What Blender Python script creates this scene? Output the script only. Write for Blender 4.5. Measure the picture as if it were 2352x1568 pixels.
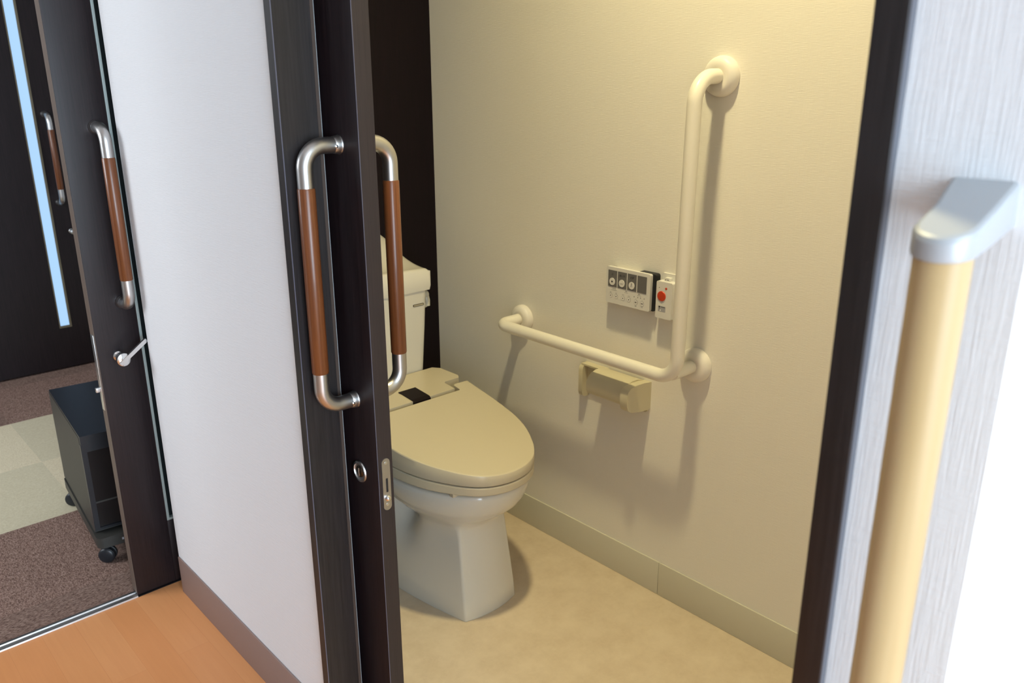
import bpy, bmesh, math, random
from mathutils import Vector, Matrix
random.seed(4)
for o in list(bpy.data.objects): bpy.data.objects.remove(o)
SC = bpy.context.scene
COL = SC.collection
PI = math.pi

# World axes: +X leaves the corridor into the toilet room, +Y runs along the corridor wall, Z up. Metres.
# ------------------------------------------------------------------ camera
cam_d = bpy.data.cameras.new('camera'); cam = bpy.data.objects.new('camera', cam_d); COL.objects.link(cam)
cam_d.sensor_width = 36.0
cam_d.lens = 1883.0/2352.0*36.0
cam_d.clip_start = 0.02
right = Vector((.7357, -.6773, -.0032)); up = Vector((.2094, .2229, .9521)); fwd = Vector((.6441, .7011, -.3059))
m3 = Matrix((right, up, -fwd)).transposed().to_4x4()
cam.matrix_world = Matrix.Translation((0, 0, 1.35)) @ m3
cam_d.dof.use_dof = True
cam_d.dof.focus_distance = 1.75
cam_d.dof.aperture_fstop = 6.3
SC.camera = cam
# ------------------------------------------------------------------ world, exposure, lights
w = bpy.data.worlds.new('sky'); SC.world = w; w.use_nodes = True
bg = w.node_tree.nodes['Background']; bg.inputs[0].default_value = (.75, .86, 1, 1); bg.inputs[1].default_value = 1.0
vs = SC.view_settings
vs.view_transform = 'Standard'; vs.look = 'None'; vs.exposure = 0.0; vs.gamma = 1.0; vs.use_curve_mapping = False

def area(name, loc, direction, sx, sy, power, col, shape='RECTANGLE', spread=180):
    d = bpy.data.lights.new(name, 'AREA'); d.shape = shape; d.size = sx; d.size_y = sy
    d.energy = power; d.color = col; d.spread = math.radians(spread)
    o = bpy.data.objects.new(name, d); COL.objects.link(o)
    o.location = loc; o.rotation_euler = Vector(direction).to_track_quat('-Z', 'Y').to_euler()
    return o
area('window_daylight', (-.45, -2.30, 1.30), (0, 1, 0), 1.9, 2.1, 160, (.70, .86, 1.0))
area('bedroom_fill_light', (-1.60, 3.2, 1.5), (1, 0, -.25), 1.4, 1.4, 75, (.88, .94, 1.0))  # added unseen fill that brightens the carpet; no window built behind it
area('toilet_ceiling_lamp', (1.02, 1.0, 2.595), (0, 0, -1), .11, .11, 15.2, (1.0, .85, .465), 'DISK', 125)

# ------------------------------------------------------------------ materials
def mat(name, col, rough=.5, metal=0, spec=.5, emit=None, estr=0, coat=0):
    m = bpy.data.materials.new(name); m.use_nodes = True
    b = m.node_tree.nodes['Principled BSDF']
    b.inputs['Base Color'].default_value = (*col, 1); b.inputs['Roughness'].default_value = rough
    b.inputs['Metallic'].default_value = metal; b.inputs['Specular IOR Level'].default_value = spec
    b.inputs['Coat Weight'].default_value = coat
    if emit: b.inputs['Emission Color'].default_value = (*emit, 1); b.inputs['Emission Strength'].default_value = estr
    return m
def s2l(*c): return tuple(((x/255+.055)/1.055)**2.4 if x > 10 else x/255/12.92 for x in c)
class NT:
    def __init__(s, m): s.t = m.node_tree; s.b = s.t.nodes['Principled BSDF']
    def n(s, ty, **k):
        nd = s.t.nodes.new(ty)
        for a, v in k.items():
            if a.startswith('i_'):
                nd.inputs[int(a[2:])].default_value = v
            else: setattr(nd, a, v)
        return nd
    def l(s, a, b): s.t.links.new(a, b)
    def coords(s, scale=(1, 1, 1), rot=(0, 0, 0)):
        g = s.n('ShaderNodeNewGeometry'); mp = s.n('ShaderNodeMapping'); mp.inputs['Scale'].default_value = scale
        mp.inputs['Rotation'].default_value = rot
        s.l(g.outputs['Position'], mp.inputs['Vector']); return mp.outputs['Vector']
    def noise(s, vec, scale, detail=3, rough=.5):
        t = s.n('ShaderNodeTexNoise'); t.inputs['Scale'].default_value = scale; t.inputs['Detail'].default_value = detail
        t.inputs['Roughness'].default_value = rough; s.l(vec, t.inputs['Vector']); return t.outputs['Fac']
    def ramp(s, f, stops):
        r = s.n('ShaderNodeValToRGB'); e = r.color_ramp.elements
        while len(e) > 1: e.remove(e[-1])
        e[0].position, e[0].color = stops[0][0], (*stops[0][1], 1)
        for p, c in stops[1:]:
            x = e.new(p); x.color = (*c, 1)
        s.l(f, r.inputs[0]); return r.outputs[0]
    def math(s, op, a, b=None):
        q = s.n('ShaderNodeMath', operation=op)
        for i, v in enumerate((a, b)):
            if v is None: continue
            if hasattr(v, 'links'): s.l(v, q.inputs[i])
            else: q.inputs[i].default_value = v
        return q.outputs[0]
    def mix(s, f, a, b, mode='MIX'):
        q = s.n('ShaderNodeMix', data_type='RGBA', blend_type=mode)
        for i, v in ((0, f), (6, a), (7, b)):
            if hasattr(v, 'links'): s.l(v, q.inputs[i])
            elif i == 0: q.inputs[0].default_value = v
            else: q.inputs[i].default_value = (*v, 1)
        return q.outputs[2]
    def bump(s, h, strength, dist=.001):
        b = s.n('ShaderNodeBump'); b.inputs['Strength'].default_value = strength; b.inputs['Distance'].default_value = dist
        s.l(h, b.inputs['Height']); s.l(b.outputs[0], s.b.inputs['Normal'])
    def col(s, c): s.l(c, s.b.inputs['Base Color'])

def wallpaper(name, col, vert, horiz, strength, dist=.0012, fz=560):
    """woven embossed wallpaper: thread noise along Z and along the wall"""
    m = mat(name, col, .75, spec=.25); t = NT(m)
    hz = t.noise(t.coords((45, 45, fz)), 1.0, 2)
    vt = t.noise(t.coords((520, 520, 22)), 1.0, 1)
    h = t.math('ADD', t.math('MULTIPLY', hz, horiz), t.math('MULTIPLY', vt, vert))
    t.bump(h, strength, dist)
    t.col(t.mix(t.math('MULTIPLY', h, .20/(vert+horiz)), col, tuple(c*.80 for c in col)))
    return m
M_white = wallpaper('white_woven_wallpaper', (.79, .805, .83), .7, 1.0, .55, .0011)
M_beige = wallpaper('cream_lined_wallpaper', (.90, .865, .78), .4, 1.0, .40, .0009, 820)
M_ceil = mat('ceiling_white', (.75, .74, .72), .9)

def dark_wood(name, col, rough=.42, sc=(260, 260, 9), spec=.45):
    m = mat(name, col, rough, spec=spec); t = NT(m)
    g = t.noise(t.coords(sc), 1.0, 4, .6)
    t.col(t.ramp(g, [(.3, tuple(c*.65 for c in col)), (.7, tuple(c*1.45 for c in col))]))
    t.bump(g, .12, .0005)
    return m
M_door = dark_wood('dark_walnut_laminate', (.0125, .0075, .0088), spec=.36)
M_edge = dark_wood('door_edge_banding', (.022, .014, .0135), .55, (900, 900, 6))
M_trim = dark_wood('dark_jamb_laminate', (.0145, .0115, .012), .45)
M_accent = dark_wood('dark_accent_panel', (.0048, .0012, .0028), .6, spec=.22)

# wood floor
M_floor = mat('orange_wood_floor', (.5, .2, .08), .38, spec=.4)
t = NT(M_floor)
c0 = t.coords((1, 1, 1))
br = t.n('ShaderNodeTexBrick'); br.offset = .37; br.squash = 1
mpz = t.n('ShaderNodeMapping'); mpz.inputs['Rotation'].default_value = (0, 0, PI/2); t.l(c0, mpz.inputs['Vector'])
t.l(mpz.outputs[0], br.inputs['Vector'])
for k, v in (('Scale', 1.0), ('Mortar Size', .0004), ('Brick Width', .9), ('Row Height', .0765), ('Bias', 0)): br.inputs[k].default_value = v
br.inputs['Color1'].default_value = (.70, .285, .095, 1); br.inputs['Color2'].default_value = (.76, .35, .135, 1); br.inputs['Mortar'].default_value = (.60, .24, .085, 1)
gr = t.noise(t.coords((90, 4, 1)), 1.0, 5, .6)
bl = t.noise(t.coords((9, 3, 1)), 1.0, 2)
c1 = t.mix(t.math('MULTIPLY', gr, .45), br.outputs[0], (.50, .175, .06))
t.col(t.mix(t.math('MULTIPLY', bl, .45), c1, (.82, .36, .16)))
t.bump(gr, .05, .0004)

# vinyl floor of the toilet room
M_vinyl = mat('mottled_beige_vinyl', (.6, .5, .36), .42, spec=.35)
t = NT(M_vinyl); v = t.coords((1, 1, 1))
n1 = t.noise(v, 14, 6, .65); n2 = t.noise(v, 90, 4, .6)
ca = t.ramp(n1, [(.35, (.57, .46, .33)), (.65, (.67, .56, .42))])
t.col(t.mix(t.math('MULTIPLY', n2, .5), ca, (.72, .61, .46)))
t.bump(n2, .04, .0004)

# carpet tiles
def carpet_mat():
    m = mat('striped_carpet_tiles', (.3, .2, .15), .95, spec=.1); t = NT(m)
    g = t.n('ShaderNodeNewGeometry'); sx = t.n('ShaderNodeSeparateXYZ'); t.l(g.outputs['Position'], sx.inputs[0])
    X, Y = sx.outputs[0], sx.outputs[1]
    in_b = t.math('MULTIPLY', t.math('GREATER_THAN', Y, 2.742), t.math('LESS_THAN', Y, 3.694))
    fx = t.math('FLOOR', t.math('DIVIDE', t.math('SUBTRACT', X, .583), .475)); fy = t.math('FLOOR', t.math('DIVIDE', t.math('SUBTRACT', Y, 2.742), .4755))
    par = t.math('ABSOLUTE', t.math('MODULO', t.math('ADD', fx, fy), 2.0))
    fib = t.noise(t.coords((330, 120, 300)), 1.0, 4, .75); fib2 = t.noise(t.coords((120, 330, 300)), 1.0, 4, .75)
    fb = t.n('ShaderNodeMix', data_type='FLOAT'); t.l(par, fb.inputs[0]); t.l(fib, fb.inputs[2]); t.l(fib2, fb.inputs[3])
    f = fb.outputs[0]
    brown = t.ramp(f, [(.34, (.09, .052, .040)), (.5, (.25, .155, .122)), (.68, (.46, .32, .265))])
    beige = t.ramp(f, [(.3, (.60, .50, .33)), (.7, (.80, .71, .52))])
    tone = t.mix(par, (1, 1, 1), (.88, .90, .90))
    c = t.mix(in_b, brown, beige); c = t.mix(1.0, c, tone, 'MULTIPLY')
    t.col(c); t.bump(f, .5, .003)
    return m
M_carpet = carpet_mat()

M_bbw = mat('taupe_vinyl_baseboard', (.27, .185, .16), .55)
M_bbc = mat('cream_vinyl_baseboard', (.655, .63, .515), .5)
M_chrome = mat('brushed_satin_nickel', (.55, .54, .53), .34, 1)
M_polish = mat('polished_chrome', (.8, .8, .8), .1, 1)
M_alu = mat('aluminium_strip', (.75, .76, .76), .3, 1)
M_black = mat('black_plastic', (.012, .013, .016), .45)
M_dgap = mat('dark_gap_glass', (.01, .015, .016), .2)
def grip_mat():
    m = mat('reddish_brown_wood_grip', (.16, .05, .018), .3, spec=.45, coat=.08); t = NT(m)
    g = t.noise(t.coords((300, 300, 7)), 1.0, 4, .6)
    t.col(t.ramp(g, [(.3, (.115, .034, .010)), (.7, (.185, .062, .021))])); return m
M_grip = grip_mat()
M_ivory = mat('ivory_vinyl_coating', (.86, .82, .72), .35, spec=.5)
M_flange = mat('ivory_flange_plastic', (.84, .80, .73), .4)
M_cer = mat('ivory_ceramic', (.68, .65, .57), .12, spec=.5)
M_plas = mat('ivory_seat_plastic', (.57, .505, .365), .28, spec=.5)
M_brownstrip = mat('dark_brown_sensor_window', (.008, .004, .005), .5, spec=.15)
M_greyp = mat('grey_clear_plastic', (.50, .48, .40), .2)
M_tp = mat('yellowed_ivory_plastic', (.62, .565, .40), .3)
M_remote = mat('white_remote_plastic', (.78, .765, .72), .4)
M_panel = mat('grey_remote_panel', (.155, .15, .15), .45)
M_btn = mat('white_button', (.80, .78, .74), .4)
M_ink = mat('dark_print', (.03, .03, .03), .5)
M_ring = mat('grey_print', (.27, .26, .25), .5)
M_red = mat('red_button', (.62, .06, .02), .35)
M_grey = mat('pale_grey_label', (.42, .42, .45), .5)
M_silver = mat('silver_painted_plastic', (.44, .47, .50), .42, .2)
def rail_mat():
    m = mat('pale_beech_handrail', (.5, .37, .2), .4, spec=.35); t = NT(m)
    g = t.noise(t.coords((55, 55, 3)), 1.0, 2, .4)
    t.col(t.ramp(g, [(.35, (.47, .34, .165)), (.65, (.55, .415, .225))])); return m
M_rail = rail_mat()
M_slit = mat('frosted_glass_lit_by_daylight', (.05, .06, .07), .4, emit=(.42, .67, 1.0), estr=1.0)
M_slitframe = mat('pale_metal_frame', (.52, .60, .58), .35, .6)
M_frame2 = mat('bronze_frame', (.22, .19, .13), .4, .5)
M_cab = mat('charcoal_cabinet_plastic', (.040, .038, .033), .5)
M_cabtop = mat('black_cabinet_top', (.014, .016, .020), .35)
M_smoke = mat('smoked_black_glass', (.022, .018, .017), .15, spec=.5)
M_lamp = mat('lamp_diffuser', (.9, .85, .7), .4, emit=(1, .8, .5), estr=4)

# ------------------------------------------------------------------ mesh helpers
def wloc(o):
    v = Vector((0, 0, 0))
    while o: v += o.location; o = o.parent
    return v
def obj(name, bm, m, parent=None, smooth=True, bevel=0, ang=40, **props):
    if bevel:
        es = [e for e in bm.edges if len(e.link_faces) == 2 and e.calc_face_angle(0) > math.radians(50)]
        bmesh.ops.bevel(bm, geom=es, offset=bevel, segments=3, profile=.5, affect='EDGES', clamp_overlap=True)
    bmesh.ops.recalc_face_normals(bm, faces=bm.faces)
    me = bpy.data.meshes.new(name); bm.to_mesh(me); bm.free()
    if m: me.materials.append(m)
    if smooth:
        for p in me.polygons: p.use_smooth = True
        me.set_sharp_from_angle(angle=math.radians(ang))
    o = bpy.data.objects.new(name, me); COL.objects.link(o)
    if parent:
        me.transform(Matrix.Translation(-wloc(parent))); o.parent = parent
    for k, v_ in props.items(): o[k] = v_
    return o
def thing(name, loc, label, cat, **props):
    o = bpy.data.objects.new(name, None); COL.objects.link(o); o.location = loc; o.empty_display_size = .05
    o['label'] = label; o['category'] = cat
    for k, v_ in props.items(): o[k] = v_
    return o
def box(x0, x1, y0, y1, z0, z1, bm=None):
    bm = bm or bmesh.new()
    r = bmesh.ops.create_cube(bm, size=1)
    for v in r['verts']:
        v.co = Vector(((x0+x1)/2 + v.co.x*(x1-x0), (y0+y1)/2 + v.co.y*(y1-y0), (z0+z1)/2 + v.co.z*(z1-z0)))
    return bm
def prism(pts, f, c0, c1, bm=None):
    """polygon pts (a,b) extruded between c0 and c1; f maps (a,b,c) to xyz"""
    bm = bm or bmesh.new()
    A = [bm.verts.new(f(a, b, c0)) for a, b in pts]; B = [bm.verts.new(f(a, b, c1)) for a, b in pts]
    n = len(pts)
    for i in range(n): bm.faces.new((A[i], A[(i+1) % n], B[(i+1) % n], B[i]))
    bm.faces.new(A[::-1]); bm.faces.new(B); return bm
def rrect(a0, a1, b0, b1, r, n=6):
    out = []
    for cx, cy, s in ((a1-r, b1-r, 0), (a0+r, b1-r, PI/2), (a0+r, b0+r, PI), (a1-r, b0+r, 1.5*PI)):
        for i in range(n+1):
            t = s + PI/2*i/n; out.append((cx+r*math.cos(t), cy+r*math.sin(t)))
    return out
def circ(a, b, r, n=28): return [(a+r*math.cos(2*PI*i/n), b+r*math.sin(2*PI*i/n)) for i in range(n)]
def loft(rings, bm=None, cap0=True, cap1=True):
    bm = bm or bmesh.new()
    V = [[bm.verts.new(p) for p in r] for r in rings]; n = len(V[0])
    for a, b in zip(V, V[1:]):
        for i in range(n): bm.faces.new((a[i], a[(i+1) % n], b[(i+1) % n], b[i]))
    if cap0: bm.faces.new(V[0][::-1])
    if cap1: bm.faces.new(V[-1])
    return bm
def fillet(pts, rads, n=10):
    P = [Vector(p) for p in pts]; out = [P[0]]
    for i in range(1, len(P)-1):
        r = rads[i-1] if isinstance(rads, (list, tuple)) else rads
        a = (P[i-1]-P[i]).normalized(); b = (P[i+1]-P[i]).normalized()
        th = a.angle(b); d = r/math.tan(th/2)
        c = P[i] + (a+b).normalized()*(r/math.sin(th/2))
        s = P[i]+a*d - c; e = P[i]+b*d - c; tot = s.angle(e); ax = s.cross(e).normalized()
        for k in range(n+1): out.append(c + Matrix.Rotation(tot*k/n, 3, ax) @ s)
    out.append(P[-1]); return out
def tube(path, r, seg=28, bm=None, caps=True):
    path = [Vector(p) for p in path]; R = r if isinstance(r, (list, tuple)) else [r]*len(path)
    t0 = (path[1]-path[0]).normalized(); nrm = t0.orthogonal().normalized(); rings = []
    for i, p in enumerate(path):
        if i == 0: t = t0
        elif i == len(path)-1: t = (path[i]-path[i-1]).normalized()
        else: t = ((path[i+1]-path[i]).normalized() + (path[i]-path[i-1]).normalized()).normalized()
        nrm = (nrm - t*nrm.dot(t)).normalized(); bn = t.cross(nrm)
        rings.append([p + (nrm*math.cos(2*PI*k/seg) + bn*math.sin(2*PI*k/seg))*R[i] for k in range(seg)])
    return loft(rings, bm, caps, caps)
def lathe(profile, origin, axis, seg=40, bm=None):
    """profile [(r,h)...] revolved round axis from origin"""
    ax = Vector(axis).normalized(); n = ax.orthogonal().normalized(); b = ax.cross(n); o = Vector(origin)
    rings = [[o + ax*h + (n*math.cos(2*PI*k/seg) + b*math.sin(2*PI*k/seg))*max(r, 1e-5) for k in range(seg)] for r, h in profile]
    return loft(rings, bm)
def setting(name, bm, m, label, cat, smooth=False, **k):
    return obj(name, bm, m, smooth=smooth, label=label, category=cat, kind='structure', **k)
def text_mesh(txt, size, f, c, parent, name, m, depth=.0003, align='CENTER'):
    cu = bpy.data.curves.new('t', 'FONT'); cu.body = txt; cu.size = size; cu.align_x = align; cu.align_y = 'CENTER'
    to = bpy.data.objects.new('t', cu); COL.objects.link(to)
    bpy.context.view_layer.update()
    me = bpy.data.meshes.new_from_object(to.evaluated_get(bpy.context.evaluated_depsgraph_get()))
    bpy.data.objects.remove(to)
    bm = bmesh.new(); bm.from_mesh(me)
    fs = bmesh.ops.extrude_face_region(bm, geom=bm.faces[:])
    for v in [g for g in fs['geom'] if isinstance(g, bmesh.types.BMVert)]: v.co.z += depth
    for v in bm.verts: v.co = Vector(f(v.co.x, v.co.y, v.co.z + c))
    return obj(name, bm, m, parent, smooth=False)

XW = .651      # corridor wall face
XB = 1.601     # toilet side wall face
YA = 2.103     # toilet back wall face
YD = 2.115     # bedroom door leaf face
# ------------------------------------------------------------------ setting
setting('floor', box(-1.15, XW+.065, -2.4, YD+.0, -.05, 0), M_floor, 'orange wood plank floor of the corridor in front of the white wall', 'floor')
setting('floor', box(XW+.065, 1.66, -.10, YA+.005, -.05, .0), M_vinyl, 'mottled beige vinyl floor under the toilet', 'floor')
setting('floor', box(-1.65, 1.75, YD+.026, 4.35, -.05, -.001), M_carpet, 'brown and beige striped carpet tiles beyond the open left door', 'floor')
setting('ceiling', box(-1.7, 1.75, -2.45, 4.4, 2.68, 2.74), M_ceil, 'plain white ceiling over corridor and rooms', 'ceiling')
# corridor wall: left piece, header, right piece ending in a corner
wl = box(XW, XW+.058, 1.262, 2.058, 0, 2.68)
setting('wall_left', wl, M_white, 'white woven wallpaper wall between the two dark doors', 'wall')
setting('wall_front', box(XW, XW+.06, .30, 1.262, 2.03, 2.68), M_white, 'white wallpaper wall above the toilet doorway', 'wall')
wr = prism([(XW, .2735), (XW, .1728), (1.75, .1728), (1.75, .095), (1.85, .095), (1.85, .2735)][:0] or [(XW, .2735), (XW, .1728), (1.72, .1728), (1.72, .2735)], lambda a, b, c: (a, b, c), 0, 2.68)
setting('wall_right', wr, M_white, 'bright white wallpaper wall corner carrying the beech handrail', 'wall', smooth=True, bevel=.002)
setting('wall_inner', box(.790, .81, 1.30, YA, 0, 2.68), M_trim, 'dark inner partition behind the parked sliding door', 'wall')
setting('wall_toilet', box(XB, XB+.06, .2735, YA+.01, 0, 2.68), M_beige, 'cream wallpaper side wall carrying the L shaped grab bar', 'wall')
setting('wall_back', box(.79, XB, YA, YA+.008, 0, 2.68), M_accent, 'almost black accent wall behind the toilet tank', 'wall')
# corridor shell out of view
setting('wall_corridor', box(-1.2, -1.15, -2.4, YD+.03, 0, 2.68), mat('taupe_wall', (.33, .31, .29), .8), 'taupe corridor wall opposite the toilet door', 'wall')
bmw = box(-1.2, 1.72, -2.45, -2.4, 0, .25); box(-1.2, 1.72, -2.45, -2.4, 2.35, 2.68, bmw)
box(-1.2, -1.4+.0, -2.45, -2.4, .25, 2.35, bmw) if 0 else None
box(.55, 1.72, -2.45, -2.4, .25, 2.35, bmw)
setting('wall_window', bmw, M_white, 'white wall around the corridor window', 'wall')
setting('wall_alcove', box(1.72, 1.78, -2.45, .2735, 0, 2.68), M_white, 'white end wall past the handrail corner', 'wall')
setting('floor', box(XW+.065, 1.72, -2.4, .1728, -.05, 0), M_floor, 'orange wood floor past the handrail corner', 'floor')
wf = box(-1.15, .55, -2.44, -2.40, .25, .29); box(-1.15, .55, -2.44, -2.40, 2.31, 2.35, wf); box(-.32, -.28, -2.44, -2.40, .29, 2.31, wf)
setting('window_1', wf, M_slitframe, 'pale window frame at the bright end of the corridor', 'window')
# bedroom shell
setting('wall_bedroom', box(-1.7, 1.75, 4.30, 4.35, 0, 2.68), M_accent, 'almost black panelled wall across the carpeted room', 'wall')
setting('wall_bedroom_left', box(-1.7, -1.65, YD, 4.35, 0, 2.68), M_white, 'left wall of the carpeted room', 'wall')
setting('wall_bedroom_right', box(1.70, 1.75, YA+.02, 4.35, 0, 2.68), M_white, 'right wall of the carpeted room', 'wall')
setting('wall_partition', box(-1.2, -.45, YD+.002, YD+.06, 0, 2.68), M_white, 'wall to the left of the open bedroom doorway', 'wall')
setting('wall_header', box(-.45, XW, YD-.03, YD+.0, 2.05, 2.68), M_white, 'wall above the open bedroom doorway', 'wall')
# baseboards
setting('baseboard_left', box(XW-.004, XW, 1.262+.004, 2.055, 0, .110), M_bbw, 'taupe vinyl baseboard under the white wall', 'baseboard', smooth=True, bevel=.0012)
bb = box(XB-.004, XB, 1.1545, YA, 0, .100); box(XB-.004, XB, .2735, 1.1537, 0, .100, bb)
setting('baseboard_right', bb, M_bbc, 'pale cream baseboard along the toilet side wall with one joint', 'baseboard', smooth=True, bevel=.0012)
setting('baseboard_back', box(.81, XB-.004, YA-.004, YA, 0, .100), M_bbc, 'pale cream baseboard behind the toilet', 'baseboard')
# jambs: left (front face, reveal with rubber strip), right
j = prism([(XW-.010, 1.262), (XW-.010, 1.241), (.7150, 1.241), (.7150, 1.30), (.709, 1.30), (.709, 1.262)], lambda a, b, c: (a, b, c), 0, 2.03)
j1 = setting('trim_1', j, M_trim, 'dark brown left jamb of the toilet doorway', 'trim', smooth=True, bevel=.0012)
M_edge_glint = mat('violet_grey_edge_highlight', (.105, .105, .145), .4)  # pale strip colour painted in for light caught on jamb and door edges
obj('edge_highlight', box(XW-.0104, XW-.0090, 1.2400, 1.2412, .002, 2.03), M_edge_glint, j1, smooth=False, label='thin grey painted highlight along the jamb edge')
obj('seal_strip', box(.7150, .7168, 1.2425, 1.2445, .002, 2.03), mat('pale_seal', (.36, .40, .42), .4), j1, smooth=False, label='thin bright metal seal strip')
obj('edge_groove', box(.7085, .7145, 1.2403, 1.2415, .002, 2.03), mat('brown_groove', (.060, .042, .034), .5), j1, smooth=False, label='thin brown groove strip')
j = box(XW-.010, .775, .2735, .2998, 0, 2.03)
j2 = setting('trim_2', j, M_trim, 'dark brown right jamb of the toilet doorway', 'trim', smooth=True, bevel=.001)
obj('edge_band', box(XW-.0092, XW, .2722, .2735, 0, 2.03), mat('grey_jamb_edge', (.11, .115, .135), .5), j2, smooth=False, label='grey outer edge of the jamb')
setting('trim_3', box(XW-.010, .775, .2998, 1.241, 2.0, 2.03), M_trim, 'dark head piece of the toilet doorway', 'trim')
# metal threshold of the bedroom door
th = prism([(YD-.004, 0), (YD-.003, .004), (YD+.006, .005), (YD+.008, .002), (YD+.016, .002), (YD+.018, .005), (YD+.026, .005), (YD+.026, 0)], lambda a, b, c: (c, a, b), -.45, .547)
setting('trim_4', th, M_alu, 'silver metal threshold between wood floor and carpet', 'threshold')
setting('trim_5', box(.547, XW+.09, YD-.004, YD+.026, -.01, .0015), M_trim, 'dark floor guide under the bedroom door', 'trim')

# ------------------------------------------------------------------ pull handle builder
def pull_handle(parent, P0, out, z0, z1, r, off, name='pull_handle', label=None, flr=.0190, screws=None, rb=.036):
    """C-shaped handle: metal elbows with a wooden grip, standing off along 'out' from point P0 (x,y)"""
    o = Vector((*out, 0)); a = Vector((P0[0], P0[1], 0))
    def at(d, z): return a + o*d + Vector((0, 0, z))
    gap = .068
    path = fillet([at(0, z1), at(off, z1), at(off, z1-gap)], rb)
    bm = tube(path, r)
    tube(fillet([at(0, z0), at(off, z0), at(off, z0+gap)], rb), r, bm=bm)
    for z in (z0, z1): lathe([(flr*.80, 0), (flr*.84, .0018), (flr*.80, .0036), (r*1.12, .006), (r*1.04, .012), (r*1.0, .013)], at(0, z), o, bm=bm)
    h = obj(name, bm, M_chrome, parent)
    h['label'] = label or 'satin metal pull handle with wooden grip'
    obj('grip', tube([at(off, z0+gap-.002), at(off, z0+gap), at(off, z1-gap), at(off, z1-gap+.002)], [r*1.02, r*1.09, r*1.09, r*1.02], bm=None), M_grip, h, label='reddish brown wooden grip')
    if screws:
        s = Vector((*screws, 0))
        for z in (z0, z1):
            obj('screw', lathe([(.0028, -.002), (.0028, .0006), (.0022, .0012), (.0008, .0016)], at(.013, z-.0015) + s*r, s, seg=14), M_polish, h)
    return h

# ------------------------------------------------------------------ door_1 : toilet sliding door
x0, x1 = .7325, .7645; ye = 1.160
d1 = setting('door_1', box(x0, x1, ye, 2.05, .008, 2.0), M_door, 'dark brown sliding door pushed back beside the toilet', 'door', smooth=True, bevel=.001)
obj('door_edge', box(x0+.001, x1-.0004, ye-.0012, ye+.0004, .008, 2.0), M_edge, d1, smooth=False, label='greyish brown end edge of the door')
obj('edge_highlight', box(x0-.0003, x0+.0008, ye-.0013, ye-.0004, .008, 2.0), M_edge_glint, d1, smooth=False, label='thin grey painted highlight along the jamb edge')  # strip stands in for the highlight on the leaf corner
pull_handle(d1, (x0, 1.219), (-1, 0), .794, 1.246, .0135, .067, screws=(0, -1), label='curved metal handle with wooden grip on the corridor side')
pull_handle(d1, (x1, 1.219), (1, 0), .794, 1.246, .0135, .067, label='curved metal handle with wooden grip on the toilet side')
# recessed round emergency release
esc = obj('release_escutcheon', lathe([(.0205, 0), (.0215, .0015), (.0205, .004), (.0165, .0045), (.0155, .002), (.012, .001)], (x0, 1.219, .648), (-1, 0, 0)), M_chrome, d1, label='round metal lock escutcheon')
obj('release_slot', lathe([(.0115, 0), (.0115, .003), (.009, .0045), (.002, .005)], (x0, 1.219, .648), (-1, 0, 0)), mat('dark_bronze', (.16, .13, .10), .25, 1), esc)
obj('release_coin_slot', box(x0-.0058, x0-.004, 1.2165, 1.2195, .640, .656), M_polish, esc, smooth=False)
# strike plate on the door edge
fy = lambda a, b, c: (a, ye-.0012-c, b)
pl = obj('strike_plate', prism(rrect(.7400, .7573, .585, .690, .0085), fy, 0, .0016), M_chrome, d1, bevel=.0004, label='rounded steel lock plate')
obj('hook_slot', prism(rrect(.7470, .7512, .622, .650, .0008), fy, .0016, .0019), M_black, pl, smooth=False)
obj('latch_roller', lathe([(.0062, 0), (.0062, .003), (.005, .006), (.002, .0078)], (.7488, ye-.002, .610), (0, -1, 0), seg=24), M_polish, pl)
for z in (.597, .681): obj('screw', lathe([(.0032, 0), (.0032, .0006), (.001, .0011)], (.7487, ye-.0027, z), (0, -1, 0), seg=16), M_alu, pl)

# ------------------------------------------------------------------ door_2 : bedroom sliding door, half open
yd0, yd1 = YD, YD+.033; xe = .547
bm = box(xe, .652, yd0, yd1, .004, 2.0); box(.652, .72, yd0, yd1, .004, .195, bm); box(.72, 1.45, yd0, yd1, .004, 2.0, bm)
d2 = setting('door_2', bm, M_door, 'dark brown sliding door standing half open before the carpeted room', 'door', smooth=True, bevel=.0006)
obj('door_edge', box(xe-.001, xe+.0004, yd0+.001, yd1-.001, .012, 2.0), mat('worn_door_edge', (.13, .095, .075), .5), d2, smooth=False, label='lighter brown worn end edge')
sf = box(.652, .6585, yd0-.002, yd1, .195, 2.0); box(.6585, .712, yd0-.002, yd1, .195, .2015, sf); box(.712, .72, yd0-.002, yd1, .195, 2.0, sf)
fr = obj('slit_frame', sf, M_slitframe, d2, smooth=False, label='pale metal frame of the narrow glass slit')
obj('slit_glass', box(.6585, .712, yd0+.010, yd0+.014, .2015, 2.0), M_dgap, fr, smooth=False, label='dark narrow glass pane')
pull_handle(d2, (.622, yd0), (0, -1), .822, 1.244, .0135, .062, label='curved metal handle with wooden grip above the lever', rb=.034)
esc = obj('lever_rose', lathe([(.0125, 0), (.0125, .002), (.0095, .004), (.0095, .030), (.0165, .032), (.0175, .036), (.0165, .042), (.012, .0445), (.004, .0455)], (.594, yd0, .686), (0, -1, 0)), M_polish, d2, label='chrome turn knob of the lock')
dirv = Vector((.060, -.004, .046)).normalized(); a = Vector((.594, yd0-.0450, .684)); pw = Vector((0, -1, 0)).cross(dirv).normalized()
a = a - dirv*.013
rg = []
for s_, hw in ((0, .0055), (.02, .0060), (.07, .0062), (.083, .0060), (.0855, .0045)):
    c = a+dirv*s_; rg.append([c+pw*hw+Vector((0, .002, 0)), c+pw*hw*.8-Vector((0, .0025, 0)), c-pw*hw*.8-Vector((0, .0025, 0)), c-pw*hw+Vector((0, .002, 0))])
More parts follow.
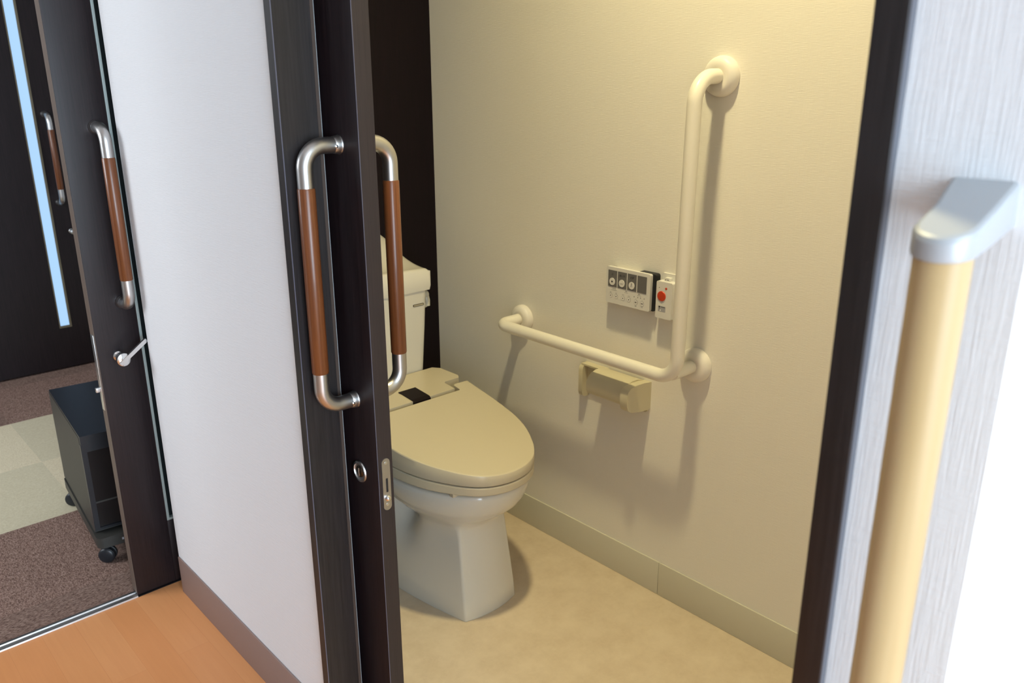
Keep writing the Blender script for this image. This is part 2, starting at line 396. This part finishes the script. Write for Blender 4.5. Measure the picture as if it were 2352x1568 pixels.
obj('lever', loft(rg), M_polish, esc, label='flat chrome lever')
pe = obj('lock_plate', box(xe-.0028, xe-.0008, yd0+.008, yd0+.026, .548, .748), M_alu, d2, bevel=.0005, label='long steel lock plate on the door edge')
obj('dead_bolt', box(xe-.014, xe-.0028, yd0+.012, yd0+.021, .598, .610), M_alu, pe, bevel=.001)

# ------------------------------------------------------------------ door_3 : dark door on the far side of the carpeted room
yf = 4.272
sx0, sx1 = .957, 1.012; sz = .205
bm = box(.16, sx0, yf, 4.30, .008, 2.0); box(sx0, sx1, yf, 4.30, .008, sz, bm); box(sx1, 1.105, yf, 4.30, .008, 2.0, bm)
d3 = setting('door_3', bm, M_door, 'dark door with a bright glass slit across the carpeted room', 'door')
sf = box(sx0, sx0+.005, yf-.003, 4.30, sz, 2.0); box(sx1-.009, sx1, yf-.003, 4.30, sz, 2.0, sf); box(sx0+.005, sx1-.009, yf-.003, 4.30, sz, sz+.010, sf)
fr = obj('slit_frame', sf, M_frame2, d3, smooth=False, label='bronze frame of the glass slit')
obj('slit_glass', box(sx0+.005, sx1-.009, yf+.004, yf+.010, sz+.010, 2.0), M_slit, fr, smooth=False, label='glowing pale blue frosted glass')
pull_handle(d3, (1.050, yf), (0, -1), .802, 1.201, .0125, .060, label='small distant metal handle with dark grip')
obj('turn_knob', lathe([(.011, 0), (.011, .002), (.006, .004), (.006, .022), (.012, .024), (.012, .036), (.003, .039)], (1.079, yf, .665), (0, -1, 0), seg=24), M_chrome, d3)
setting('trim_6', box(1.107, 1.135, yf-.02, 4.30, 0, 2.05), M_trim, 'dark jamb beside the far door', 'trim')

# ------------------------------------------------------------------ wheeled cabinet
ca = math.radians(-5.0)
cb = Vector((.527, 2.360, 0))
def cf(a, b, c): # a across (to +X), b deep (to +Y), c up
    return (cb.x + a*math.cos(ca) - b*math.sin(ca), cb.y + a*math.sin(ca) + b*math.cos(ca), c)
W, D = .30, .46
cab = thing('wheeled_cabinet', cf(W/2, D/2, 0), 'small black wheeled cabinet with a glossy dark front standing on the carpet', 'cabinet')
def cbox(a0, a1, b0, b1, c0, c1, bm=None): return prism([(a0, b0), (a1, b0), (a1, b1), (a0, b1)], cf, c0, c1, bm)
obj('body', cbox(0, W, .012, D, .095, .395), M_cab, cab, bevel=.006, label='charcoal side walls')
obj('top_panel', cbox(.001, W-.001, -.004, D, .375, .402), M_cabtop, cab, bevel=.006, label='smooth blue black top')
fb = cbox(0, .014, -.002, .012, .105, .375); cbox(W-.014, W, -.002, .012, .105, .375, fb); cbox(.014, W-.014, -.002, .012, .105, .112, fb); cbox(.014, W-.014, -.002, .012, .352, .375, fb)
fro = obj('front_frame', fb, M_cabtop, cab, bevel=.002, label='black frame round the front window')
obj('front_window', cbox(.014, W-.014, .004, .010, .112, .352), M_smoke, fro, smooth=False, label='smoked glossy window')
obj('shelf', cbox(.014, W-.014, .002, .006, .188, .193), M_cab, fro, smooth=False)
bp = obj('base_plate', prism(rrect(-.004, W+.004, -.035, D+.004, .02), cf, .060, .092), M_cab, cab, bevel=.005, label='low base plate with rounded front')
for k in range(9):
    obj('lettering', cbox(.060+k*.0075, .060+k*.0075+.005, -.0362, -.0350, .072, .072+(.007 if k % 4 == 0 else .0048)), M_grey, bp, smooth=False)
def caster(a, b):
    p = Vector(cf(a, b, 0))
    f = obj('caster', tube([p+Vector((0, 0, .062)), p+Vector((0, 0, .045))], .011, 16), M_black, cab)
    ax = Vector((.60, .80, 0))
    obj('wheel', lathe([(.010, -.017), (.019, -.0165), (.0235, -.012), (.0235, -.002), (.019, 0), (.019, .002), (.0235, .004), (.0235, .012), (.019, .0165), (.010, .017)], p+Vector((0, 0, .0235)), ax, seg=28), M_black, f)
    obj('wheel_cover', lathe([(.003, -.0195), (.017, -.019), (.021, -.0165)], p+Vector((0, 0, .0235)), ax, seg=24), M_cabtop, f)
for a_, b_ in ((.022, -.002), (W-.022, -.002), (.012, D-.03), (W-.022, D-.03)): caster(a_, b_)

# ------------------------------------------------------------------ toilet
TX = 1.222
toi = thing('toilet', (TX, 1.75, 0), 'ivory toilet with closed seat lid and tank against the dark wall', 'toilet')
def smooth_ring(prof, n):
    """prof: list of (y, half) from tip to back -> n points on the right half, catmull-rom"""
    P = [Vector((-prof[1][1], prof[1][0]))] + [Vector((h, y)) for y, h in prof]; P.append(P[-1]*2-P[-2])
    out = []
    segs = len(prof)-1
    L = [(P[i+2]-P[i+1]).length for i in range(segs)]; tot = sum(L)
    for k in range(n):
        d = tot*k/(n-1); i = 0
        while i < segs-1 and d > L[i]: d -= L[i]; i += 1
        u_ = min(1, d/L[i]); a, b, c, e = P[i], P[i+1], P[i+2], P[i+3]
        q = .5*((2*b) + (c-a)*u_ + (2*a-5*b+4*c-e)*u_*u_ + (3*b-a-3*c+e)*u_**3)
        out.append((max(q.x, 0) if k else 0, q.y))
    return out
LID = [(1.318, 0), (1.324, .044), (1.342, .083), (1.37, .113), (1.405, .138), (1.455, .165), (1.51, .183), (1.57, .193), (1.65, .200), (1.745, .205)]
lid_h = smooth_ring(LID, 44)
def offset_half(h, d):
    """inset of a half outline towards (0,1.6)"""
    out = []
    n = len(h)
    for i, (x, y) in enumerate(h):
        a = Vector(h[max(i-1, 0)]); b = Vector(h[min(i+1, n-1)])
        if i == 0: a = Vector((-h[1][0], h[1][1]))
        t_ = (b-a).normalized(); nn = Vector((-t_.y, t_.x))
        out.append((max(0, x+nn.x*d) if i else 0, y+nn.y*d))
    return out
def full(h, tail): # right half (tip->back), tail points, mirrored
    R_ = h + tail; return R_ + [(-x, y) for x, y in reversed(R_[1:])]
def ring3(h, tail, zf): return [(TX+x, y, zf(x, y)) for x, y in full(h, tail)]
ztop = lambda x, y: .4415 + .150*(y-1.3) - 1.1*max(0, 0)*x
zlb = lambda x, y: .4155 + .055*(y-1.3)
zst = lambda x, y: zlb(x, y) - .0022
zsb = lambda x, y: .3908 + .030*(y-1.3)
tail = [(.157, 1.747), (.150, 1.742), (.149, 1.7135), (.145, 1.711)]
rings = [ring3(offset_half(lid_h, .004), tail, zlb), ring3(offset_half(lid_h, .0008), tail, lambda x, y: zlb(x, y)+.0015),
         ring3(lid_h, tail, lambda x, y: zlb(x, y)+.004), ring3(offset_half(lid_h, -.0003), tail, lambda x, y: (zlb(x, y)+ztop(x, y))/2),
         ring3(offset_half(lid_h, .0001), tail, lambda x, y: ztop(x, y)-.0035), ring3(offset_half(lid_h, .0012), tail, lambda x, y: ztop(x, y)-.0012),
         ring3(offset_half(lid_h, .0032), tail, lambda x, y: ztop(x, y)-.0002), ring3(offset_half(lid_h, .007), tail, ztop)]
obj('lid', loft(rings), M_plas, toi, ang=24, label='closed smooth cream lid')
# seat
seat_h = offset_half(lid_h, .0015)
tl = [(.12, 1.745)]
rings = [ring3(offset_half(lid_h, .008), tl, zsb), ring3(offset_half(lid_h, .0035), tl, lambda x, y: zsb(x, y)+.0008), ring3(offset_half(lid_h, .0012), tl, lambda x, y: zsb(x, y)+.004),
         ring3(offset_half(lid_h, .0006), tl, lambda x, y: zst(x, y)-.003), ring3(offset_half(lid_h, .0025), tl, lambda x, y: zst(x, y)-.0006), ring3(offset_half(lid_h, .008), tl, zst)]
obj('seat', loft(rings), M_plas, toi, ang=28, label='seat ring showing under the lid')
for x, y in ((-.118, 1.392), (.118, 1.392), (-.165, 1.58), (.165, 1.58)): obj('seat_bumper', box(TX+x-.014, TX+x+.014, y+.006, y+.020, .386, zsb(x, y)+.003), M_plas, toi, bevel=.001)
# bowl with pedestal : one lofted body
N1, N2 = 12, 40
def bowlring(z, tip, wid, ywid, fw, corner, flat, back, bw):
    """tip: front y at centre, fw: half width of flat front, flat: 0 egg .. 1 prism, wid: half width at ywid, bw at back"""
    pts = []
    # egg half outline
    E = []
    for i in range(N1+N2):
        tt = i/(N1+N2-1)
        if tt < .6:
            a_ = tt/.6*PI/2; E.append((wid*math.sin(a_)**.93, ywid-(ywid-tip)*math.cos(a_)))
        else:
            q = (tt-.6)/.4; E.append((wid+(bw-wid)*q**1.5, ywid+(back-ywid)*q))
    Pp = []
    for i in range(N1):
        q = i/(N1-1); Pp.append((fw*q, tip+.012*q*q))
    rc = .010
    for i in range(N2):
        q = (i+1)/N2
        if q <= .1501:
            a_ = q/.15*PI/2*.85; Pp.append((fw+rc*math.sin(a_), tip+.012+rc*(1-math.cos(a_))))
        else:
            qq = (q-.15)/.85; s0 = Pp[N1-1+int(.15*N2)]
            y = s0[1] + (back-s0[1])*qq
            k = min(1, (y-s0[1])/max(.01, ywid-s0[1])); k = math.sin(k*PI/2)
            x = s0[0] + (wid-s0[0])*k if y < ywid else wid+(bw-wid)*((y-ywid)/(back-ywid))**1.5
            Pp.append((x, y))
    H = [(E[i][0]*(1-flat)+Pp[i][0]*flat, E[i][1]*(1-flat)+Pp[i][1]*flat) for i in range(N1+N2)]
    H = [(max(0, x - .055*math.exp(-((y-1.645)/.045)**2 - ((z-.255)/.045)**2)) if i else 0, y) for i, (x, y) in enumerate(H)]
    R_ = H + [(-x, y) for x, y in reversed(H[1:])]
    return [(TX+x, y, z) for x, y in R_]
BR = [  # z, tip, wid, ywid, fw, _, flat, back, bw
 (0.000, 1.404, .128, 1.72, .079, 0, 1, 2.00, .120),
 (0.004, 1.402, .130, 1.72, .080, 0, 1, 2.00, .122),
 (0.050, 1.407, .126, 1.72, .079, 0, 1, 2.00, .118),
 (0.120, 1.417, .121, 1.72, .076, 0, 1, 2.00, .112),
 (0.180, 1.425, .117, 1.72, .073, 0, 1, 2.00, .106),
 (0.225, 1.431, .116, 1.70, .071, 0, 1, 2.00, .104),
 (0.248, 1.432, .117, 1.68, .071, 0, .93, 2.00, .104),
 (0.264, 1.423, .124, 1.66, .074, 0, .72, 2.00, .106),
 (0.280, 1.403, .137, 1.64, .080, 0, .42, 2.00, .110),
 (0.297, 1.378, .151, 1.62, .09, 0, .18, 2.00, .120),
 (0.315, 1.358, .164, 1.61, .09, 0, .05, 2.00, .135),
 (0.335, 1.345, .173, 1.60, .09, 0, 0, 2.00, .150),
 (0.355, 1.337, .179, 1.60, .09, 0, 0, 2.01, .160),
 (0.372, 1.333, .182, 1.60, .09, 0, 0, 2.01, .165),
 (0.381, 1.334, .1815, 1.60, .09, 0, 0, 2.01, .165),
 (0.3855, 1.338, .178, 1.60, .09, 0, 0, 2.008, .162),
 (0.387, 1.346, .171, 1.60, .09, 0, 0, 2.00, .156)]
obj('bowl', loft([bowlring(*r) for r in BR]), M_cer, toi, ang=60, label='glossy ceramic bowl on a tapered pedestal')
# washlet unit
up_ = [(.205, 1.790), (.205, 1.875), (.190, 1.897), (-.190, 1.897), (-.205, 1.875), (-.205, 1.790), (-.196, 1.776), (-.145, 1.776), (-.139, 1.770), (-.139, 1.724), (.139, 1.724), (.139, 1.770), (.145, 1.776), (.196, 1.776)]
un = obj('washlet_unit', prism([(TX+a, b) for a, b in up_], lambda a, b, c: (a, b, c - max(0, 1.79-b)*.10), .388, .5125), M_plas, toi, bevel=.007, label='cream bidet control housing behind the lid')
sx = TX+.021
st = [(1.792, .5142), (1.735, .5090), (1.7250, .5076), (1.7195, .5030), (1.7188, .470), (1.7245, .470), (1.7245, .498), (1.73, .503), (1.735, .5045), (1.792, .5095)]
obj('sensor_window', prism(st, lambda a, b, c: (c, a, b), sx-.029, sx+.029), M_brownstrip, un, label='dark brown sensor strip')
# tank
def tring(z, hw, y0, y1, r): return [(TX+a, b, z) for a, b in rrect(-hw, hw, y0, y1, r, 6)]
tk = loft([tring(.388, .160, 1.912, 2.080, .03), tring(.42, .166, 1.906, 2.085, .03), tring(.52, .174, 1.903, 2.09, .026), tring(.65, .182, 1.901, 2.09, .022), tring(.757, .188, 1.900, 2.09, .020)])
tank = obj('tank', tk, M_cer, toi, ang=60, label='ceramic cistern')
obj('tank_badge', prism(rrect(TX+.131, TX+.170, .7125, .7195, .003, 4), lambda a, b, c: (a, 1.9005-c, b), -.001, .0012), mat('bronze_badge', (.10, .08, .055), .4), tank, label='small dark badge with pale lettering')
tb = bpy.context.scene.objects.get('tank_badge')
for k in range(10):
    obj('badge_lettering', box(TX+.1345+k*.0033, TX+.1345+k*.0033+.0020, 1.8989, 1.8995, .7142, .7176), M_tp, tb, smooth=False)
kn = lathe([(.012, 0), (.0125, .006), (.011, .010), (.0125, .012), (.0125, .020), (.010, .023), (.002, .024)], (TX+.186, 1.935, .733), (1, 0, 0), seg=26)
bmk = kn; tube([(TX+.202, 1.935, .733), (TX+.204, 1.930, .715), (TX+.203, 1.927, .698)], [.010, .0095, .008], 18, bmk)
lathe([(.009, 0), (.010, .004), (.008, .016), (.002, .018)], (TX+.186, 1.932, .702), (1, 0, 0), seg=20, bm=bmk)
obj('flush_lever', bmk, M_greyp, toi, label='grey translucent flush lever on the tank side')
# tank lid with raised back
def zl(x, y):
    q = max(0, (y-1.90)/.185); g = 1-.62*min(1, abs(x)/.192)**2.6
    return .8195 + .120*(q**2.1)*g + .006*math.cos(min(1, abs(x)/.19)*PI/2)
NXg, NYg = 40, 22
bm = bmesh.new()
def edge_sh(x, y):
    hw, r_ = .1935, .018
    dx = max(0, abs(x)-(hw-r_)); dyf = max(0, (1.895+r_)-y); dd = math.hypot(dx, dyf)
    return dx, dyf, dd
G = []
for j_ in range(NYg+1):
    row = []
    for i in range(NXg+1):
        x = -.1935+.387*i/NXg; y = 1.895+.190*j_/NYg
        z = zl(x, y)
        d = min(.1935-abs(x), y-1.895, 2.085-y+.004)
        z -= .006*max(0, 1-d/.008)**2
        row.append((TX+x, y, z))
    G.append(row)
T = [[bm.verts.new(p) for p in row] for row in G]
for j_ in range(NYg):
    for i in range(NXg): bm.faces.new((T[j_][i], T[j_][i+1], T[j_+1][i+1], T[j_+1][i]))
peri = [T[0][i] for i in range(NXg+1)] + [T[j_][NXg] for j_ in range(1, NYg+1)] + [T[NYg][i] for i in range(NXg-1, -1, -1)] + [T[j_][0] for j_ in range(NYg-1, 0, -1)]
lows = [bm.verts.new((v.co.x, v.co.y, .770)) for v in peri]; lows2 = [bm.verts.new((TX+(v.co.x-TX)*.985, 1.99+(v.co.y-1.99)*.985, .757)) for v in peri]
n = len(peri)
for i in range(n):
    bm.faces.new((peri[i], peri[(i+1) % n], lows[(i+1) % n], lows[i])); bm.faces.new((lows[i], lows[(i+1) % n], lows2[(i+1) % n], lows2[i]))
bm.faces.new(lows2)
obj('tank_lid', bm, M_cer, toi, ang=70, label='ceramic tank lid rising to a high back')

# ------------------------------------------------------------------ grab bar
XR = 1.503; YV = 1.068; ZH = .674; YL = 1.690
gb = thing('grab_bar', (XB, YV, ZH), 'ivory L shaped grab bar fixed to the cream wall', 'grab bar')
rb_ = .0162
path = fillet([(XB-.002, YL, ZH+.002), (XR, YL, ZH+.002), (XR, YV, ZH), (XR, YV-.004, 1.352), (XB-.002, YV-.004, 1.352)], [.032, .052, .056], 12)
obj('bar', tube(path, rb_, 32), M_ivory, gb)
obj('stand_off', tube([(XR+.002, YV+.012, ZH+.012), (XB-.002, YV+.012, ZH+.012)], rb_*.96, 28), M_ivory, gb)
def flange(y, z, r=.043):
    obj('flange', lathe([(r, 0), (r, .006), (r*.97, .012), (r*.88, .018), (r*.72, .022), (rb_*1.25, .0235), (rb_*1.18, .0225)], (XB-.0006, y, z), (-1, 0, 0), seg=48), M_flange, gb, ang=60)
flange(YL, ZH+.002, .040); flange(YV+.012, ZH+.012); flange(YV-.004, 1.352)

# ------------------------------------------------------------------ washlet remote
rf = lambda a, b, c: (XB-c, 1.3535-a*.958, .7965+b)   # a: to the right, b: up, c: out of the wall
RW, RH = .148, .0945; RC = .026
rem = thing('toilet_remote', (XB, 1.28, .80), 'white toilet control panel with grey buttons on the cream wall', 'remote')
obj('holder_back', prism(rrect(.010, .104, .006, RH-.006, .006), rf, 0, .0165), M_remote, rem, smooth=False)
obj('wall_holder', prism(rrect(.100, RW+.0105, .0005, RH+.0005, .006), rf, 0, .0170), M_black, rem, bevel=.002, label='black holder behind the panel')
body = obj('panel_body', prism(rrect(0, RW, 0, RH, .005), rf, .0160, RC), M_remote, rem, bevel=.0022, label='white front panel')
z0 = .0435; z1 = .0860
px = [(.0085, .0325), (.0372, .0612), (.0659, .0899), (.0946, .1186)]
px = [(.007+i*.0332, .007+i*.0332+.0298) for i in range(4)]
for i, (a0, a1) in enumerate(px):
    k = obj('key_panel', prism([(a0, z0), (a1, z0), (a1, z1), (a0, z1)], rf, RC-.0005, RC+.0010), M_panel, rem, smooth=False, label='grey key panel')
    ac = (a0+a1)/2
    if i < 3:
        b_ = obj('round_button', prism(circ(ac, z0+.0135, .0095), rf, RC+.001, RC+.0024), M_btn, k, bevel=.0004, label='white round button')
        if i == 0: obj('stop_mark', prism(rrect(ac-.0022, ac+.0022, z0+.0113, z0+.0157, .0003), rf, RC+.0024, RC+.0027), M_ink, k, smooth=False)
        if i == 1:
            bmm = bmesh.new()
            for s_ in (-1, 1):
                pts_ = [(ac+s_*.0028+.0028*math.cos(PI+PI*q/8), z0+.0150+.0028*math.sin(PI+PI*q/8)) for q in range(9)]
                tube([Vector(rf(p_[0], p_[1], RC+.0026)) for p_ in pts_], .0004, 6, bmm)
            obj('wave_mark', bmm, M_ring, k)
        if i == 2:
            bmm = bmesh.new()
            pts_ = [(ac+.0035*math.cos(PI/2+2*PI*q/3), z0+.0130+.0035*math.sin(PI/2+2*PI*q/3)) for q in range(4)]
            tube([Vector(rf(p_[0], p_[1], RC+.0026)) for p_ in pts_], .0004, 6, bmm)
            tube([Vector(rf(ac+.0016*math.cos(2*PI*q/10), z0+.0180+.0016*math.sin(2*PI*q/10), RC+.0026)) for q in range(11)], .0004, 6, bmm)
            obj('person_mark', bmm, M_ring, k)
        text_mesh(('止', 'おしり', 'ビデ')[i], (.0075, .0062, .0065)[i], lambda a, b, c, ac=ac: rf(ac+a, z0+.0325+b, c), RC+.0010, k, 'lettering', M_ink)
# small buttons in the lower rows
def ringmesh(ac, bc, r, bm):
    tube([Vector(rf(ac+r*math.cos(2*PI*q/24), bc+r*math.sin(2*PI*q/24), RC+.0002)) for q in range(25)], .00045, 6, bm)
small = [(.0165, .0195, .0058), (.0360, .0195, .0058), (.0595, .0190, .0058), (.0795, .0190, .0062), (.1030, .0165, .0062), (.1240, .0165, .0062)]
for i, (a_, b_, r_) in enumerate(small):
    k = obj('small_button', prism(circ(a_, b_, r_), rf, RC-.0005, RC+.0006), M_btn, rem, bevel=.0002, label='small white button')
    bmm = bmesh.new(); ringmesh(a_, b_, r_, bmm); obj('button_ring', bmm, M_ring, k)
    bmm = bmesh.new()
    if i < 4: prism(circ(a_, b_, .0014, 10), rf, RC+.0006, RC+.0009, bmm)
    else:
        for dx in (-.0017, .0017): prism([(a_+dx-.0011, b_-.0013), (a_+dx+.0011, b_-.0013), (a_+dx+.0011, b_+.0013), (a_+dx-.0011, b_+.0013)], rf, RC+.0006, RC+.0009, bmm)
    obj('button_mark', bmm, M_ink, k, smooth=False)
bmm = bmesh.new()
def mark(a, b, wd, ht): prism([(a-wd/2, b-ht/2), (a+wd/2, b-ht/2), (a+wd/2, b+ht/2), (a-wd/2, b+ht/2)], rf, RC-.0002, RC+.0003, bmm)
def word(a, b, n_, wd, ht, gap):
    for q in range(n_): mark(a+(q-(n_-1)/2)*(wd+gap), b, wd*(.7+.3*random.random()), ht*(.7+.3*random.random()))
word(.028, .0385, 4, .0022, .0024, .0008); word(.028, .0350, 12, .0011, .0011, .0005)
word(.0165, .0280, 3, .0014, .0013, .0005); word(.0360, .0280, 2, .0018, .0018, .0006)
word(.070, .0385, 2, .0028, .0026, .0006); word(.070, .0350, 8, .0011, .0011, .0005)
word(.0595, .0280, 4, .0012, .0013, .0006); word(.0795, .0280, 4, .0012, .0013, .0006)
word(.1135, .0385, 2, .0028, .0026, .0006); word(.1135, .0352, 7, .0012, .0012, .0005)
for a_ in (.097, .109, .118, .130): mark(a_, .0300, .0021, .0030); 
for a_ in (.103, .124): word(a_, .0262, 2, .0009, .0009, .0012); word(a_, .0068, 3, .0016, .0018, .0005)
obj('printed_marks', bmm, M_ring, body, smooth=False, label='small dark printed marks')

# ------------------------------------------------------------------ call button
cf2 = lambda a, b, c: (XB-c, 1.1930-a*.92, .7880+b)
cal = thing('call_button', (XB, 1.175, .79), 'white emergency call unit with a red button beside the grab bar', 'call button')
obj('mount_plate', prism(rrect(-.0005, .054, -.004, .109, .006), cf2, 0, .006), M_remote, cal, bevel=.0015, label='pale wall plate')
cbody = obj('body', prism(rrect(0, .052, 0, .092, .004), cf2, .006, .026), M_remote, cal, bevel=.003, label='white plastic body')
obj('clip', prism(rrect(.016, .034, .0915, .1005, .002), cf2, .004, .016), M_remote, cal, bevel=.001)
bmm = bmesh.new(); prism(circ(.021, .0955, .0013, 10), cf2, .016, .0165, bmm); prism([(.025, .0950), (.031, .0950), (.031, .0962), (.025, .0962)], cf2, .016, .0165, bmm)
obj('clip_marks', bmm, M_ink, cal, smooth=False)
obj('red_button', lathe([(.0125, 0), (.0125, .0015), (.0115, .0026), (.004, .0031)], cf2(.0185, .0560, .0255), (-1, 0, 0), seg=32), M_red, cal, label='large red round button')
obj('indicator', lathe([(.0028, 0), (.0026, .0012), (.001, .0016)], cf2(.0320, .0765, .0258), (-1, 0, 0), seg=16), M_red, cal, label='tiny red lamp')
obj('speaker_hole', lathe([(.0010, 0), (.0010, .0005), (.0004, .0006)], cf2(.0100, .0765, .0259), (-1, 0, 0), seg=10), M_ink, cal)
lab = obj('label_plate', prism(rrect(.009, .033, .017, .031, .0008), cf2, .0255, .0263), M_grey, cal, smooth=False, label='grey printed label')
bmm = bmesh.new(); prism(circ(.0135, .0290, .0022, 12), cf2, .0263, .0266, bmm)
for q in range(6): prism([(.0185+q*.0022, .0282), (.0200+q*.0022, .0282), (.0200+q*.0022, .0300), (.0185+q*.0022, .0300)], cf2, .0263, .0266, bmm)
prism([(.0135, .0205), (.0142, .0205), (.0142, .029), (.0135, .029)], cf2, .0263, .0266, bmm)
obj('label_marks', bmm, M_ink, lab, smooth=False)
obj('label_hand', prism(circ(.0165, .0205, .0022, 12), cf2, .0263, .0267), M_btn, lab, smooth=False)

# ------------------------------------------------------------------ toilet paper holder
tp = thing('paper_holder', (XB, 1.32, .50), 'yellowed ivory toilet paper holder below the grab bar', 'paper holder')
Ry, Ly = 1.212, 1.440
obj('back_plate', prism(rrect(Ry+.004, Ly-.004, .520, .596, .01), lambda a, b, c: (XB-c, a, b), 0, .007), M_tp, tp, bevel=.002)
armp = [(-.003, .604), (.030, .609), (.060, .610), (.082, .607), (.092, .600), (.096, .588), (.096, .562), (.090, .549), (.078, .541), (.040, .533), (-.003, .529)]
rarm = obj('side_arm', prism(armp, lambda a, b, c: (XB-a, c, b), Ry, Ry+.024), M_tp, tp, bevel=.005, ang=50, label='rounded right end arm')
armq = [(-.002, .600), (.018, .602), (.026, .597), (.029, .588), (.029, .524), (.026, .514), (.016, .508), (-.002, .508)]
obj('side_arm', prism(armq, lambda a, b, c: (XB-a, c, b), Ly-.014, Ly), M_tp, tp, bevel=.003, ang=50, label='flat left end bracket')
cov = [(.006, .5955), (.030, .603), (.052, .6035), (.070, .599), (.082, .590), (.0885, .576), (.0885, .556), (.083, .546), (.060, .540), (.030, .536), (.030, .538), (.060, .542), (.082, .549), (.0855, .558), (.0855, .576), (.079, .588), (.068, .596), (.052, .6), (.030, .599), (.006, .592)]
cov = [(a, b+.010) for a, b in cov]
obj('cover_flap', prism(cov, lambda a, b, c: (XB-a, c, b), Ry+.022, 1.358), M_tp, tp, ang=50, label='curved cover over the roll')
obj('top_lip', prism([(0, .596), (.022, .600), (.022, .6045), (0, .6045)], lambda a, b, c: (XB-a, c, b), 1.356, Ly-.003), M_tp, tp, bevel=.001)
# ------------------------------------------------------------------ beech handrail
HX, HY = .582, .2035; HR = .0187
hr = thing('handrail', (XW, HY, .70), 'vertical beech handrail with silver end bracket on the bright wall corner', 'handrail')
obj('rail', tube([(HX, HY, .35), (HX, HY, 1.236)], HR, 48), M_rail, hr, label='round pale beech rail')
def brk(zlevel, inset):
    """outline of the bracket: rounded front, flat back, at relative height"""
    pts = []; r_ = HR+.0022-inset
    for i in range(25):
        a_ = PI + PI*(-.5+i/24.0); a_ = PI/2 + PI*i/24.0
        pts.append((HX+r_*math.cos(a_), HY+r_*math.sin(a_)))
    pts += [(HX+.028, HY-r_), (XW, .184+inset), (XW, .231-inset), (HX+.028, HY+r_)]
    return pts
def brring(inset, zf): return [(x, y, zf(x)) for x, y in brk(0, inset)]
def zt(x): q = min(1, max(0, (x-(HX-.021))/(XW-HX+.021))); return 1.2500 + .0300*q
def zb(x): q = min(1, max(0, (x-(HX-.021))/(XW-HX+.021))); return 1.2325 + .0145*q
rings = [brring(.0022, zb), brring(.0006, lambda x: zb(x)+.0008), brring(0, lambda x: zb(x)+.003), brring(0, lambda x: zt(x)-.0042), brring(.0012, lambda x: zt(x)-.0013), brring(.0038, zt)]
obj('end_bracket', loft(rings), M_silver, hr, ang=16, label='silver rounded end bracket')
rings = [[(x, y, z_) for x, y in brk(0, i_)] for i_, z_ in ((.003, .36), (0, .363), (0, .383), (.003, .386))]
obj('end_bracket', loft(rings), M_silver, hr, ang=60, label='silver lower bracket')

# ------------------------------------------------------------------ ceiling lamp fitting (above the frame)
cl = obj('ceiling_light', lathe([(.085, 0), (.085, .012), (.070, .030), (.066, .031), (.066, .078)], (1.02, 1.0, 2.68-.080), (0, 0, 1)), M_btn, None, label='round ceiling lamp over the toilet room', category='ceiling light')
obj('diffuser', lathe([(.060, 0), (.060, .002)], (1.02, 1.0, 2.5975), (0, 0, 1)), M_lamp, cl, label='glowing round diffuser')
